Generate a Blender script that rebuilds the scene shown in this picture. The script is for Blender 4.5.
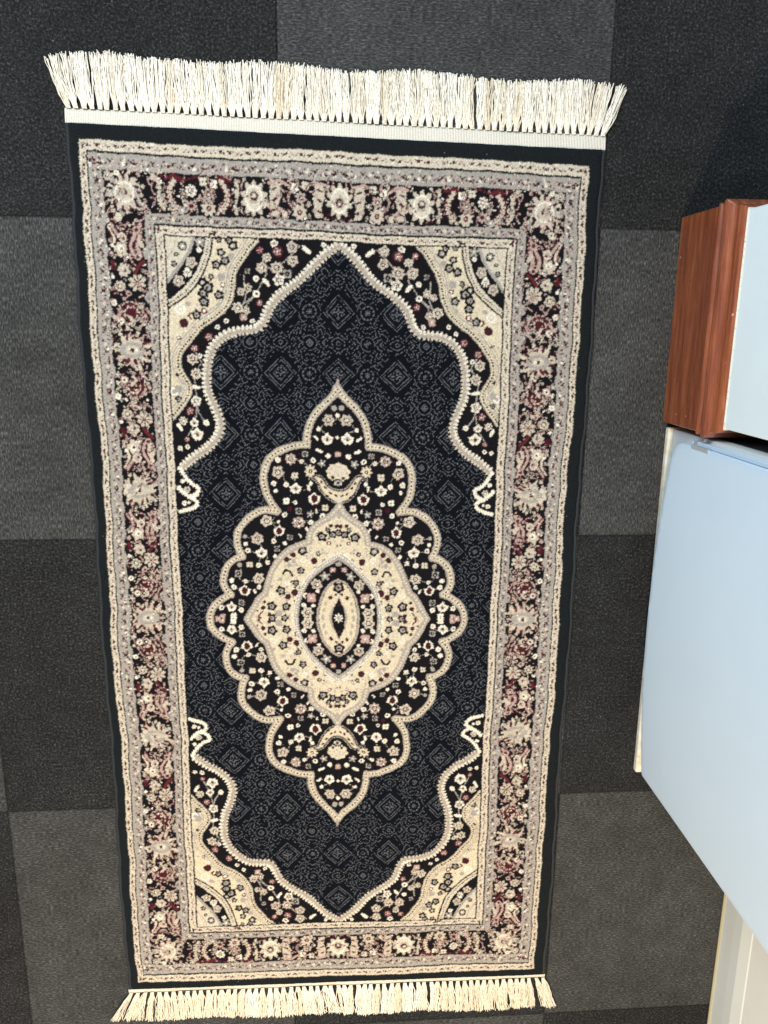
import bpy, bmesh, math, random
import numpy as np
from mathutils import Vector, Matrix

for o in list(bpy.data.objects):
    bpy.data.objects.remove(o, do_unlink=True)
S = bpy.context.scene
C = S.collection
R = math.radians

# ------------------------------------------------------------------ camera
CAM_H = 1.27247
cam = bpy.data.objects.new('camera', bpy.data.cameras.new('camera'))
C.objects.link(cam)
cam.location = (0, 0, CAM_H)
cam.rotation_mode = 'XYZ'
cam.rotation_euler = (-0.236485944, -0.0731322529, 0.0115108846)
cam.data.sensor_fit = 'VERTICAL'
cam.data.sensor_height = 24
cam.data.sensor_width = 18
cam.data.lens = 24 * 782.542 / 1024
cam.data.clip_start = 0.02
cam.data.clip_end = 60
S.camera = cam

# ------------------------------------------------------------------ light
S.view_settings.view_transform = 'Standard'
S.view_settings.look = 'None'
S.view_settings.gamma = 1
S.view_settings.exposure = 0.0
W = bpy.data.worlds.new('World')
S.world = W
W.use_nodes = True
bg = W.node_tree.nodes['Background']
bg.inputs[0].default_value = (0.62, 0.80, 1.0, 1)
bg.inputs[1].default_value = 0.35

def area(name, loc, target, size, power, col, sy=None):
    d = bpy.data.lights.new(name, 'AREA')
    d.energy = power
    d.color = col
    d.size = size
    if sy:
        d.shape = 'RECTANGLE'
        d.size_y = sy
    o = bpy.data.objects.new(name, d)
    C.objects.link(o)
    o.location = loc
    o.rotation_euler = (Vector(target) - Vector(loc)).to_track_quat('-Z', 'Y').to_euler()
    return o
area('window_light', (-1.05, 1.55, 1.80), (0.45, 0.10, 0), 1.1, 69, (0.81, 0.93, 1.0), 1.3)
area('ceiling_lamp', (-0.25, -1.85, 2.1), (0.0, -0.6, 0), 0.24, 66, (1.0, 0.79, 0.54))

# ------------------------------------------------------------------ helpers
def tag(o, label=None, cat=None, group=None, kind=None):
    if label: o['label'] = label
    if cat: o['category'] = cat
    if group: o['group'] = group
    if kind: o['kind'] = kind
    return o

def empty(name, loc):
    o = bpy.data.objects.new(name, None)
    C.objects.link(o)
    o.location = loc
    o.empty_display_size = 0.05
    return o

def link(name, me, mat, parent=None, smooth=False):
    o = bpy.data.objects.new(name, me)
    C.objects.link(o)
    if mat: me.materials.append(mat)
    if parent is not None:
        o.parent = parent
        o.location = -Vector(parent.location)      # meshes are written in world coordinates
    if smooth:
        me.polygons.foreach_set('use_smooth', [True] * len(me.polygons))
    return o

def from_arrays(name, V, F):
    me = bpy.data.meshes.new(name)
    me.from_pydata(V, [], F)
    me.update()
    return me

def from_grid(name, V, quads):
    """fast quad mesh from numpy arrays"""
    me = bpy.data.meshes.new(name)
    me.vertices.add(len(V))
    me.vertices.foreach_set('co', np.asarray(V, np.float32).ravel())
    n = len(quads)
    me.loops.add(n * 4)
    me.loops.foreach_set('vertex_index', np.asarray(quads, np.int32).ravel())
    me.polygons.add(n)
    me.polygons.foreach_set('loop_start', np.arange(0, n * 4, 4, dtype=np.int32))
    me.update(calc_edges=True)
    return me

def bm_box(bm, x0, x1, y0, y1, z0, z1, bev=0.0, seg=2):
    r = bmesh.ops.create_cube(bm, size=1)
    vs = r['verts']
    for v in vs:
        v.co = Vector(((x0 + x1) / 2 + v.co.x * (x1 - x0), (y0 + y1) / 2 + v.co.y * (y1 - y0), (z0 + z1) / 2 + v.co.z * (z1 - z0)))
    if bev:
        es = list({e for v in vs for e in v.link_edges})
        bmesh.ops.bevel(bm, geom=es, offset=bev, segments=seg, affect='EDGES', profile=0.6)

def bm_obj(name, bm, mat, parent=None, smooth=False):
    bmesh.ops.recalc_face_normals(bm, faces=bm.faces[:])
    me = bpy.data.meshes.new(name)
    bm.to_mesh(me)
    bm.free()
    return link(name, me, mat, parent, smooth)

# ------------------------------------------------------------------ materials
class N:
    def __init__(s, name, rough=0.8, spec=0.3):
        s.m = bpy.data.materials.new(name)
        s.m.use_nodes = True
        s.t = s.m.node_tree
        s.b = s.t.nodes['Principled BSDF']
        s.b.inputs['Roughness'].default_value = rough
        s.b.inputs['Specular IOR Level'].default_value = spec
    def n(s, typ, **kw):
        nd = s.t.nodes.new(typ)
        for k, v in kw.items():
            if hasattr(nd, k): setattr(nd, k, v)
        return nd
    def l(s, a, b): s.t.links.new(a, b)
    def coord(s, scale=(1, 1, 1)):
        tc = s.n('ShaderNodeTexCoord')
        mp = s.n('ShaderNodeMapping')
        mp.inputs['Scale'].default_value = scale
        g = s.n('ShaderNodeNewGeometry')
        s.l(g.outputs['Position'], mp.inputs[0])
        return mp.outputs[0]
    def noise(s, vec, scale, detail=3, rough=0.6):
        nd = s.n('ShaderNodeTexNoise')
        nd.inputs['Scale'].default_value = scale
        nd.inputs['Detail'].default_value = detail
        nd.inputs['Roughness'].default_value = rough
        s.l(vec, nd.inputs['Vector'])
        return nd.outputs[0]
    def ramp(s, fac, stops):
        r = s.n('ShaderNodeValToRGB')
        while len(r.color_ramp.elements) < len(stops): r.color_ramp.elements.new(0.5)
        for e, (p, c) in zip(r.color_ramp.elements, stops):
            e.position = p
            e.color = (c[0], c[1], c[2], 1)
        s.l(fac, r.inputs[0])
        return r.outputs[0]
    def mix(s, fac, a, b, mode='MIX'):
        nd = s.n('ShaderNodeMix')
        nd.data_type = 'RGBA'
        nd.blend_type = mode
        for i, v in ((0, fac), (6, a), (7, b)):
            if isinstance(v, (int, float)): nd.inputs[i].default_value = v
            elif isinstance(v, tuple): nd.inputs[i].default_value = (v[0], v[1], v[2], 1)
            else: s.l(v, nd.inputs[i])
        return nd.outputs[2]
    def math(s, op, a, b=0.0, c=None):
        nd = s.n('ShaderNodeMath')
        nd.operation = op
        for i, v in enumerate((a, b) if c is None else (a, b, c)):
            if isinstance(v, (int, float)): nd.inputs[i].default_value = v
            else: s.l(v, nd.inputs[i])
        return nd.outputs[0]
    def col(s, c):
        if isinstance(c, tuple): s.b.inputs['Base Color'].default_value = (c[0], c[1], c[2], 1)
        else: s.l(c, s.b.inputs['Base Color'])
    def bump(s, h, strength, dist):
        nd = s.n('ShaderNodeBump')
        nd.inputs['Strength'].default_value = strength
        nd.inputs['Distance'].default_value = dist
        s.l(h, nd.inputs['Height'])
        s.l(nd.outputs[0], s.b.inputs['Normal'])

# ------------------------------------------------------------------ floor: carpet tiles, 0.5 m chequered
TX, TY = -0.566989, 0.150146
def carpet():
    k = N('carpet_tiles', 0.95, 0.1)
    P = k.coord()
    sep = k.n('ShaderNodeSeparateXYZ')
    k.l(P, sep.inputs[0])
    wob = k.noise(P, 55, 2)
    wobx = k.math('MULTIPLY', k.math('SUBTRACT', wob, 0.5), 0.005)
    fx = k.math('FLOOR', k.math('DIVIDE', k.math('SUBTRACT', k.math('ADD', sep.outputs[0], wobx), TX), 0.5))
    fy = k.math('FLOOR', k.math('DIVIDE', k.math('SUBTRACT', k.math('ADD', sep.outputs[1], wobx), TY), 0.5))
    par = k.math('ABSOLUTE', k.math('MODULO', k.math('ADD', fx, fy), 2.0))          # 0 / 1 chequer
    # direction of the pile turns from row to row
    rowp = k.math('ABSOLUTE', k.math('MODULO', k.math('ADD', fy, 60), 4.0))
    A = k.coord((1, 0.33, 1)); B = k.coord((0.36, 1, 1))
    nA = k.noise(A, 440, 3, 0.75); nB = k.noise(B, 440, 3, 0.75)
    turn = k.math('GREATER_THAN', rowp, 1.5)
    nl = k.mix(turn, nB, nA)
    nS = k.noise(P, 260, 4, 0.8)
    big = k.noise(P, 26, 3, 0.6)
    huge = k.noise(P, 3.5, 3, 0.6)
    light = k.ramp(nl, [(0.34, (.022, .024, .025)), (0.46, (.049, .051, .052)), (0.56, (.075, .077, .077)), (0.70, (.185, .187, .185))])
    dark = k.ramp(nS, [(0.36, (.009, .010, .011)), (0.48, (.021, .022, .023)), (0.56, (.036, .037, .038)), (0.70, (.135, .14, .14))])
    c = k.mix(par, dark, light) if PAR_LIGHT else k.mix(par, light, dark)
    c = k.mix(1.0, c, k.ramp(big, [(0.25, (.78, .78, .78)), (0.75, (1.2, 1.2, 1.2))]), 'MULTIPLY')
    c = k.mix(1.0, c, k.ramp(huge, [(0.3, (.80, .79, .78)), (0.7, (1.15, 1.15, 1.15))]), 'MULTIPLY')
    # scattered lint specks
    vo = k.n('ShaderNodeTexVoronoi'); vo.inputs['Scale'].default_value = 28
    k.l(P, vo.inputs['Vector'])
    seamc = k.math('MINIMUM', k.math('DIVIDE', k.math('MINIMUM', k.math('ABSOLUTE', k.math('SUBTRACT', k.math('MODULO', k.math('ADD', k.math('SUBTRACT', sep.outputs[0], TX), 50.25), 0.5), 0.25)), k.math('ABSOLUTE', k.math('SUBTRACT', k.math('MODULO', k.math('ADD', k.math('SUBTRACT', sep.outputs[1], TY), 50.25), 0.5), 0.25))), 0.0022), 1.0)
    c = k.mix(k.math('MULTIPLY', k.math('SUBTRACT', 1.0, seamc), 0.5), c, (.01, .01, .01))
    sp = k.math('LESS_THAN', vo.outputs['Distance'], 0.028)
    c = k.mix(k.math('MULTIPLY', sp, 0.35), c, (.5, .48, .45))
    k.col(c)
    # seams between tiles
    ax = k.math('PINGPONG', k.math('SUBTRACT', k.math('ADD', sep.outputs[0], wobx), TX), 0.25)
    ax = k.math('ABSOLUTE', k.math('SUBTRACT', k.math('MODULO', k.math('ADD', k.math('SUBTRACT', sep.outputs[0], TX), 50.25), 0.5), 0.25))
    ay = k.math('ABSOLUTE', k.math('SUBTRACT', k.math('MODULO', k.math('ADD', k.math('SUBTRACT', sep.outputs[1], TY), 50.25), 0.5), 0.25))
    seam = k.math('MULTIPLY', k.math('MINIMUM', k.math('DIVIDE', k.math('MINIMUM', ax, ay), 0.0025), 1.0), 1.0)
    h = k.math('ADD', k.mix(par, nS, nl), k.math('MULTIPLY', seam, 0.9))
    k.bump(h, 0.8, 0.0045)
    return k.m
PAR_LIGHT = True
bm = bmesh.new()
bmesh.ops.create_grid(bm, x_segments=12, y_segments=12, size=3.0)
floor = bm_obj('floor', bm, carpet())
tag(floor, kind='structure')

# ------------------------------------------------------------------ RUG PATTERN (woven knot by knot)
# palette of yarns, linear albedo
YARN = np.array([
 (.0115, .0140, .0160),   # 0 margin
 (.0042, .0054, .0088), # 1 field navy
 (.0085, .0080, .010), # 2 black ground
 (.57, .515, .42),      # 3 cream
 (.73, .685, .59),      # 4 ivory
 (.61, .535, .40),      # 5 yellow cream
 (.335, .31, .285),     # 6 grey
 (.37, .325, .28),    # 7 taupe
 (.066, .012, .018),   # 8 burgundy
 (.42, .315, .28),      # 9 pink
 (.035, .016, .016),   # 10 dark brown
 (.098, .104, .118),    # 11 lattice grey
 (.105, .019, .025),    # 12 red
 (.50, .44, .36),      # 13 beige
], np.float32)
RES = 2.0                                   # raster cells per mm
QW, QH = 406, 760
Q = np.zeros((int(QH * RES), int(QW * RES)), np.uint8)
rnd = random.Random(7)

def win(x0, x1, y0, y1):
    a = max(0, int(math.floor(x0 * RES))); b = min(Q.shape[1], int(math.ceil(x1 * RES)) + 1)
    c = max(0, int(math.floor(y0 * RES))); d = min(Q.shape[0], int(math.ceil(y1 * RES)) + 1)
    if b <= a or d <= c: return None
    X, Y = np.meshgrid((np.arange(a, b) + .5) / RES, (np.arange(c, d) + .5) / RES)
    return Q[c:d, a:b], X, Y
def rect(x0, x1, y0, y1, c):
    w = win(x0, x1, y0, y1)
    if w is None: return
    q, X, Y = w
    q[(X >= x0) & (X < x1) & (Y >= y0) & (Y < y1)] = c
def inside(P, X, Y):
    r = np.zeros(X.shape, bool)
    n = len(P)
    for i in range(n):
        x1, y1 = P[i]; x2, y2 = P[(i + 1) % n]
        if y1 == y2: continue
        cnd = (y1 > Y) != (y2 > Y)
        r ^= cnd & (X < (x2 - x1) * (Y - y1) / (y2 - y1) + x1)
    return r
def poly(P, c, only=None):
    xs = [p[0] for p in P]; ys = [p[1] for p in P]
    w = win(min(xs), max(xs), min(ys), max(ys))
    if w is None: return
    q, X, Y = w
    m = inside(P, X, Y)
    if only is not None: m &= np.isin(q, only)
    q[m] = c
def star(x, y, r, n, amp, c, rot=0.0, sx=1.0, sy=1.0, only=None):
    w = win(x - r * 1.3 * sx, x + r * 1.3 * sx, y - r * 1.3 * sy, y + r * 1.3 * sy)
    if w is None: return
    q, X, Y = w
    dx, dy = (X - x) / sx, (Y - y) / sy
    d = np.hypot(dx, dy)
    m = d < r * (1 - amp + amp * np.cos(n * (np.arctan2(dy, dx) - rot)))
    if only is not None: m &= np.isin(q, only)
    q[m] = c
def disc(x, y, r, c, sx=1.0, sy=1.0, only=None): star(x, y, r, 1, 0, c, 0, sx, sy, only)
def ell(x, y, a, b, ang, c, only=None):
    m_ = max(a, b)
    w = win(x - m_, x + m_, y - m_, y + m_)
    if w is None: return
    q, X, Y = w
    ca, sa = math.cos(ang), math.sin(ang)
    dx = (X - x) * ca + (Y - y) * sa; dy = -(X - x) * sa + (Y - y) * ca
    m = (dx / a) ** 2 + (dy / b) ** 2 < 1
    if only is not None: m &= np.isin(q, only)
    q[m] = c
def smooth(P, k=2, keep=()):
    """Chaikin corner cutting, points listed in keep stay sharp"""
    P = [tuple(map(float, p)) for p in P]
    sharp = {P[i] for i in keep}
    for _ in range(k):
        O = [P[0]]
        for i in range(len(P) - 1):
            a, b = P[i], P[i + 1]
            if a in sharp and i: O.append(a)
            O.append((a[0] * .75 + b[0] * .25, a[1] * .75 + b[1] * .25))
            O.append((a[0] * .25 + b[0] * .75, a[1] * .25 + b[1] * .75))
        O.append(P[-1])
        P = O
    return P
def stroke(P, wd, c, only=None, dash=None, off=0.0, phase=0.0, amp=0.0, per=6.0):
    """paint everything within wd of the polyline; dash=(period, length); off = signed side offset"""
    xs = [p[0] for p in P]; ys = [p[1] for p in P]
    e = wd + abs(off) + amp + 1
    w = win(min(xs) - e, max(xs) + e, min(ys) - e, max(ys) + e)
    if w is None: return
    q, X, Y = w
    best = np.full(X.shape, 1e9); tt = np.zeros(X.shape); ss = np.zeros(X.shape)
    L = 0.0
    for (x1, y1), (x2, y2) in zip(P[:-1], P[1:]):
        dx, dy = x2 - x1, y2 - y1
        l = math.hypot(dx, dy)
        if l < 1e-6: continue
        t = np.clip(((X - x1) * dx + (Y - y1) * dy) / (l * l), 0, 1)
        ex, ey = X - x1 - t * dx, Y - y1 - t * dy
        d = np.hypot(ex, ey)
        s = np.where(dx * (Y - y1) - dy * (X - x1) > 0, 1.0, -1.0)
        u = d < best
        best[u] = d[u]; tt[u] = (L + t * l)[u]; ss[u] = s[u]
        L += l
    sd = best * ss - off
    hw = wd
    if amp: hw = wd + amp * (np.abs(((tt / per) % 1) - 0.5) * 4 - 1)
    m = np.abs(sd) < hw
    if dash: m &= ((tt + phase) % dash[0]) < dash[1]
    if only is not None: m &= np.isin(q, only)
    q[m] = c

def motif(t, x, y, r, rot=None):
    a = rnd.uniform(0, 6.28) if rot is None else rot
    if t in ('F', 'FP'):
        star(x, y, r + .8, rnd.choice((5, 6, 8)), .12, rnd.choice((4, 3, 3, 13, 13)) if t == 'F' else 9, a); [ell(x + .7 * r * math.cos(a + 2.1 * k + 1), y + .7 * r * math.sin(a + 2.1 * k + 1), r * .3, r * .12, a + 2.1 * k + 1, 7) for k in range(3)]
        for k in range(3): disc(x + .62 * r * math.cos(a + 2.1 * k), y + .62 * r * math.sin(a + 2.1 * k), r * .2, 9 if t == 'F' else 4)
        disc(x, y, r * .47, 10); disc(x, y, r * .30, 4 if t == 'F' else 3); disc(x, y, r * .13, 8)
    elif t == 'F8':
        star(x, y, r + .6, 8, .2, 5, a); disc(x, y, r * .33, 10); disc(x, y, r * .15, 3)
    elif t in ('P', 'R'):
        poly([(x, y + r * 1.1), (x + .5 * r, y + .5 * r), (x + r, y + .35 * r), (x + .75 * r, y - .5 * r), (x + .3 * r, y - .95 * r), (x, y - .75 * r), (x - .3 * r, y - .95 * r), (x - .75 * r, y - .5 * r), (x - r, y + .35 * r), (x - .5 * r, y + .5 * r)], 4)
        if t == 'P':
            disc(x, y, r * .42, 7, .8, 1.2); disc(x, y - .1 * r, r * .22, 10); disc(x - .5 * r, y, r * .16, 9); disc(x + .5 * r, y, r * .16, 9)
        else:
            disc(x, y, r * .60, 10, .85, 1.1); disc(x, y, r * .42, 8, .85, 1.1)
    elif t == 'G':
        star(x, y, r, 4, .15, 6, .78); disc(x, y, r * .55, 2); disc(x, y, r * .2, 6)
    elif t == 'W':
        disc(x, y, r, 4)
        if r > 3.5: disc(x, y, r * .38, rnd.choice([7, 9, 8, 10]))
    elif t == 'S': disc(x, y, r * .95, 4)
    elif t in ('X', 'XP', 'XR'):
        if t != 'X': disc(x, y, r * 1.1, 8)
        cc = {'X': rnd.choice([4, 3]), 'XP': 9, 'XR': 12}[t]
        for k in range(4): disc(x + r * .55 * math.cos(.785 + 1.571 * k), y + r * .55 * math.sin(.785 + 1.571 * k), r * .46, cc)
        disc(x, y, r * .2, 10 if t == 'X' else 4)
        if t == 'XR':
            star(x, y, r * .85, 5, .2, 9, a); disc(x, y, r * .42, 8); disc(x, y, r * .22, 4)
    elif t == 'D': disc(x, y, r, 8); disc(x, y, r * .4, 2)
    elif t == 'L':
        b = rnd.uniform(-.9, .9) + .78
        ell(x, y, r, r * .38, b, 4); disc(x + r * .6 * math.cos(b), y + r * .6 * math.sin(b), r * .42, 4)
    elif t == 'KN': disc(x, y, r, 6)
    elif t == 'ST': star(x, y, r + 1, 5, .28, 6, a); disc(x, y, r * .25, 4)
    elif t == 'DK':
        star(x, y, r * 1.35, 5, .12, 2, a); disc(x, y, r * .6, 6); disc(x + r * .15, y, r * .25, rnd.choice([10, 8, 3]))
    elif t == 'DR': disc(x, y, r * 1.15, 10); disc(x, y, r * .6, 8)
    elif t == 'RD': disc(x, y, r, 12); disc(x, y, r * .55, 4)
    elif t == 'WO': disc(x, y, r, 4); disc(x, y, r * .6, 3); disc(x, y, r * .25, 4)
    elif t == 'DG': disc(x, y, r, 2); star(x, y, r * .8, 6, .2, 6); disc(x, y, r * .3, 4)
    elif t == 'RC': stroke([(x - r, y + r), (x, y), (x - r, y - r)], 1.3, 12)
    elif t == 'HK': stroke([(x + r, y - r * .3), (x + r * .5, y + r * .5), (x - r * .4, y + r * .4), (x - r * .9, y - r * .6)], 1.9, 2)

def scatter(P, tries, near):
    put = [(a[1], a[2], a[3]) for a in near]
    xs = [p[0] for p in P]; ys = [p[1] for p in P]
    for _ in range(tries * 8):
        x, y, r = rnd.uniform(min(xs), max(xs)), rnd.uniform(min(ys), max(ys)), rnd.uniform(2.6, 5.2)
        if x < 2 or y < 2 or any(math.hypot(x - a, y - b) < r + c + 1.2 for a, b, c in put): continue
        ok = True
        for k in range(8):
            qx, qy = int((x + (r + 3.5) * math.cos(k * .785)) * RES), int((y + (r + 3.5) * math.sin(k * .785)) * RES)
            if qx < 0 or qy < 0 or qy >= Q.shape[0] or qx >= Q.shape[1] or Q[qy, qx] != 5: ok = False; break
        if not ok: continue
        put.append((x, y, r))
        motif(rnd.choice(['DK', 'DK', 'DR', 'RD', 'KN', 'WO', 'DG']), x, y, r)

MED = [('FP', 77.0, 274.9, 10),('G', 53.8, 282.5, 6.5),('W', 41.5, 272.9, 5),('ST', 26.3, 268.8, 7),('W', 60.2, 270.0, 4),('W', 99.0, 272.8, 5),('F', 99.3, 253.9, 11),('X', 70.6, 247.7, 7),('F8', 45.9, 255.5, 11),('W', 106.4, 234.7, 5),('W', 84.9, 232.9, 5),('S', 102.9, 222.2, 4),('P', 69.5, 225.6, 11),('S', 45.2, 235.9, 4),('L', 48.7, 227.6, 6),('R', 40.2, 209.3, 12),('X', 85.6, 204.4, 7),('W', 71.7, 201.9, 4),('X', 22.3, 193.5, 7),('G', 65.8, 188.1, 7),('D', 80.2, 191.2, 4),('D', 101.4, 182.1, 4),('W', 88.5, 181.4, 5),('ST', 47.3, 183.5, 6),('W', 26.6, 179.3, 5),('L', 36.9, 188.1, 4),('S', 15.7, 281.0, 5),('L', 30.4, 289.4, 7),('KN', 5.7, 359.2, 5),('S', 0.1, 347.4, 4),('F', 14.2, 339.1, 10.5),('S', 30.4, 324.6, 4),('L', 34.3, 310.2, 6),('P', 15.7, 309.4, 11),('S', 0.0, 311.8, 3),('XP', 0.0, 284.0, 6),('F', 119.2, 171.8, 11),('S', 98.8, 169.8, 3),('FP', 65.6, 168.9, 11),('R', 97.0, 153.0, 11),('G', 78.8, 141.9, 6),('W', 105.9, 136.1, 5),('S', 87.6, 131.7, 4),('G', 100.7, 122.6, 6.5),('W', 46.1, 169.1, 5),('L', 51.6, 156.7, 5),('L', 62.6, 145.4, 4),('F', 133.8, 140.4, 11),('S', 152.9, 131.3, 4),('KN', 154.0, 143.6, 4),('W', 149.7, 120.1, 5),('P', 127.8, 116.8, 11),('S', 104.6, 110.1, 4),('X', 147.3, 95.1, 6.5),('W', 132.6, 94.7, 5),('X', 117.8, 98.7, 5),('F', 132.7, 70.7, 10),('W', 132.4, 56.1, 4),('KN', 164.5, 94.1, 4.5),('G', 166.5, 79.0, 8),('S', 177.9, 67.2, 5),('W', 154.4, 65.6, 4),('W', 174.7, 55.6, 5),('R', 156.6, 50.0, 11),('W', 132.9, 55.7, 4),('L', 139.9, 48.4, 5),('G', 163.3, 28.0, 7),('W', 198.7, 19.1, 5),('P', 181.1, 19.9, 10),('W', 164.4, 14.9, 5),('XP', 197.7, 3.5, 6),('X', 177.8, 4.3, 7)]
CRM = [('DK', 59.6, 119.4, 6.5),('DK', 26.8, 143.4, 7),('DK', 62.1, 84.0, 5.5),('DK', 70.0, 62.0, 4.5),('DK', 95.4, 49.2, 6.5),('DR', 84.6, 38.7, 4.5),('HK', 82.9, 80.5, 8),('DK', 112.3, 21.2, 7),('DK', 88.1, 20.5, 6),('DR', 128.2, 17.7, 3.5),('KN', 101.1, 8.3, 6),('DK', 90.6, -0.0, 5),('DK', 111.6, 0, 6),('RC', 135.8, 3.6, 7),('DR', 40.1, 101.3, 5),('DK', 33.5, 113.9, 3.5),('KN', 80.5, 94.2, 4),('KN', 73.9, 101.1, 3.5),('DR', 12.6, 163.8, 3),('DR', 2.9, 163.9, 3),('DK', 17.0, 155.9, 4),('DK', 9.4, 148.1, 5.5),('DK', 0.7, 152.0, 5),('RD', 16.0, 132.2, 3.5),('WO', 84.2, 62.0, 4),('WO', 58.6, 103.5, 5),('DR', 74.9, 112.5, 4),('KN', 95.1, 68.9, 3),('WO', 110.9, 39.9, 5),('DR', 125.3, 28.2, 2.5),('DR', 117.0, 5.9, 3)]
OVL = [('XP', 9.4, 86.4, 5),('KN', 0.7, 96.8, 4),('ST', 21.6, 74.9, 8),('F', 35.9, 59.7, 9),('S', 34.9, 48.1, 3),('W', 55.9, 39.9, 4.5),('XP', 46.0, 36.4, 9),('W', 59.4, 22.3, 4),('W', 42.8, 22.3, 3.5),('F', 52.9, 9.4, 10)]
SPB = [('P', 98.2, 606.1, 6.5),('XR', 119.1, 596.8, 6),('F', 71.5, 602.4, 9),('L', 48.7, 598.5, 9),('W', 23.7, 607.0, 4),('F', 109.4, 586.7, 7),('XR', 93.4, 594.9, 8),('F', 70.7, 583.3, 9),('F', 116.7, 571.2, 9.5),('F', 94.8, 571.0, 10),('G', 79.0, 562.9, 9),('W', 126.0, 554.6, 5),('F', 92.1, 552.8, 9),('L', 110.2, 548.3, 8),('F', 139.3, 540.6, 7),('G', 138.7, 565.6, 5),('W', 126.5, 532.3, 6),('XR', 122.8, 518.8, 6),('F', 144.2, 506.4, 7),('F', 156.9, 510.9, 9),('F', 150.3, 535.4, 6),('W', 174.6, 489.8, 4),('XP', 148.3, 496.5, 7),('W', 134.4, 490.0, 4),('W', 186.9, 480.0, 4),('XR', 200.4, 465.8, 7),('XR', 224.2, 447.2, 7),('F', 227.9, 430.2, 9),('F', 222.8, 408.2, 9),('L', 221.6, 386.9, 8),('F', 223.5, 364.4, 9),('XR', 234.3, 349.7, 7),('F', 246.2, 334.0, 7),('P', 229.0, 331.2, 8),('W', 209.5, 331.6, 5),('W', 215.7, 435.5, 4),('L', 252.2, 323.5, 8),('P', 224.9, 312.6, 12),('XR', 241.7, 303.9, 5),('W', 253.7, 290.0, 4),('W', 241.7, 291.3, 4),('W', 209.8, 330.6, 4),('S', 254.9, 240.0, 3),('S', 247.0, 230.4, 4),('F', 237.9, 221.9, 5),('S', 253.0, 212.0, 3),('W', 251.4, 201.1, 4)]
SPC = [('DK', 185.7, 573.5, 6),('DK', 172.7, 579.7, 6),('DK', 183.2, 529.5, 6),('DK', 207.3, 547.0, 6),('DK', 200.3, 540.5, 8),('DK', 207.9, 531.6, 7),('DK', 207.4, 519.0, 7),('DK', 220.2, 498.2, 6),('DR', 239.6, 484.9, 6),('DK', 194.2, 556.1, 4),('DK', 160.2, 601.9, 6),('DK', 164.9, 610.2, 5),('DK', 178.2, 592.7, 5),('DK', 179.5, 610.6, 4),('KN', 178.4, 555.6, 6),('RD', 208.0, 504.4, 5),('WO', 244.6, 505.2, 8),('RD', 176.8, 544.2, 4),('KN', 163.6, 586.7, 5),('KN', 233.4, 513.4, 4),('RC', 233.2, 495.9, 4),('DG', 236.5, 599.4, 7),('DK', 250.4, 572.2, 4),('DK', 246.8, 586.5, 3),('KN', 250.2, 383.2, 6)]
SPD = [('F', 224.9, 575.0, 8),('ST', 210.0, 605.7, 8),('F', 231.4, 559.5, 6),('F', 244.6, 548.6, 8),('W', 212.4, 594.3, 4),('W', 232.1, 565.2, 3)]
VINE1 = [(224.6, 362.3), (220.2, 345.9), (210.5, 331.5)]
VINE2 = [(144.7, 558.7), (144.0, 545.3), (139.2, 541.6), (147.7, 518.0)]
VINE3 = [(155.9, 511.9), (137.6, 524.2), (127.4, 532.3)]
SCROLL = [(37.7, 239.5), (31.7, 242.6), (24.3, 239.7), (16.8, 229.1), (9.3, 218.4), (-1.2, 216.4)]


# -- ground, guards -------------------------------------------------------
rect(0, 383, 0, 736, 3)          # outer cream guard
rect(0, 373, 0, 721.5, 2)        # dark line
rect(0, 371, 0, 718.5, 6)        # grey guard
rect(0, 352, 0, 697, 2)          # main border
rect(0, 292, 0, 641, 6)          # inner grey guard
rect(0, 278.3, 0, 628, 2)
rect(0, 276, 0, 625, 3)          # inner cream guard
rect(0, 264.3, 0, 614, 2)
rect(0, 262, 0, 612, 1)          # field

# -- spandrels -----------------------------------------------------------
GAR = smooth([(0, 609), (19, 597), (41, 574), (59, 553), (82, 540), (104, 521), (113, 504), (118, 486), (129, 477), (154, 477), (176, 470), (192, 455), (202, 436), (207, 410), (205, 378), (193, 351), (187, 331), (192, 311), (210, 290), (232, 277), (257, 257)], 2)
poly(GAR + [(262, 257), (262, 612), (0, 612)], 2)
CH = smooth([(124, 612), (134, 603), (146, 586), (157, 571), (162, 557), (163, 543), (166, 529), (173, 514), (184, 501), (198, 492), (213, 483), (227, 467), (238, 452), (247, 440), (251, 426), (250, 413), (241, 401), (233, 388), (234, 376), (242, 364), (253, 351), (262, 340)], 1)
poly(CH + [(262, 612)], 5)
AR1 = smooth([(190, 612), (194, 591), (202, 568), (214, 547), (235, 525), (262, 507)], 2)
AR2 = smooth([(219, 612), (226, 594), (239, 574), (262, 547)], 2)
poly(AR1 + [(262, 612)], 3)
stroke(AR1, 1.4, 2); stroke(AR1, 1.3, 2, [3], dash=(4.2, 1.9), off=5.5); stroke(AR1, 1.3, 2, [3], dash=(4.2, 1.9), off=-5.5)
P_ = smooth([(200, 612), (204, 594), (212, 573), (223, 554), (242, 534), (262, 519)], 2)
poly(P_ + [(262, 612)], 2)
poly(AR2 + [(262, 612)], 3)
stroke(AR2, 2.4, 6)
stroke([(245, 612), (249, 596), (262, 578)], .9, 9)
for it in SPD: motif(*it)
for it in SPC: motif(*it)
for it in SPC[:14]:                                   # pale dots between the dark sprays
    disc(it[1] + rnd.uniform(-9, 9), it[2] + rnd.uniform(-9, 9), 1.8, rnd.choice([4, 13, 9]), only=[5])
for _ in range(110):
    x, y = rnd.uniform(165, 262), rnd.uniform(345, 612)
    star(x, y, rnd.uniform(1.6, 3.2), 4, .3, rnd.choice([13, 7, 9, 10, 4]), rnd.uniform(0, 3), only=[5])
scatter([(165, 345), (262, 345), (262, 612), (130, 612)], 60, SPC)
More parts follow.
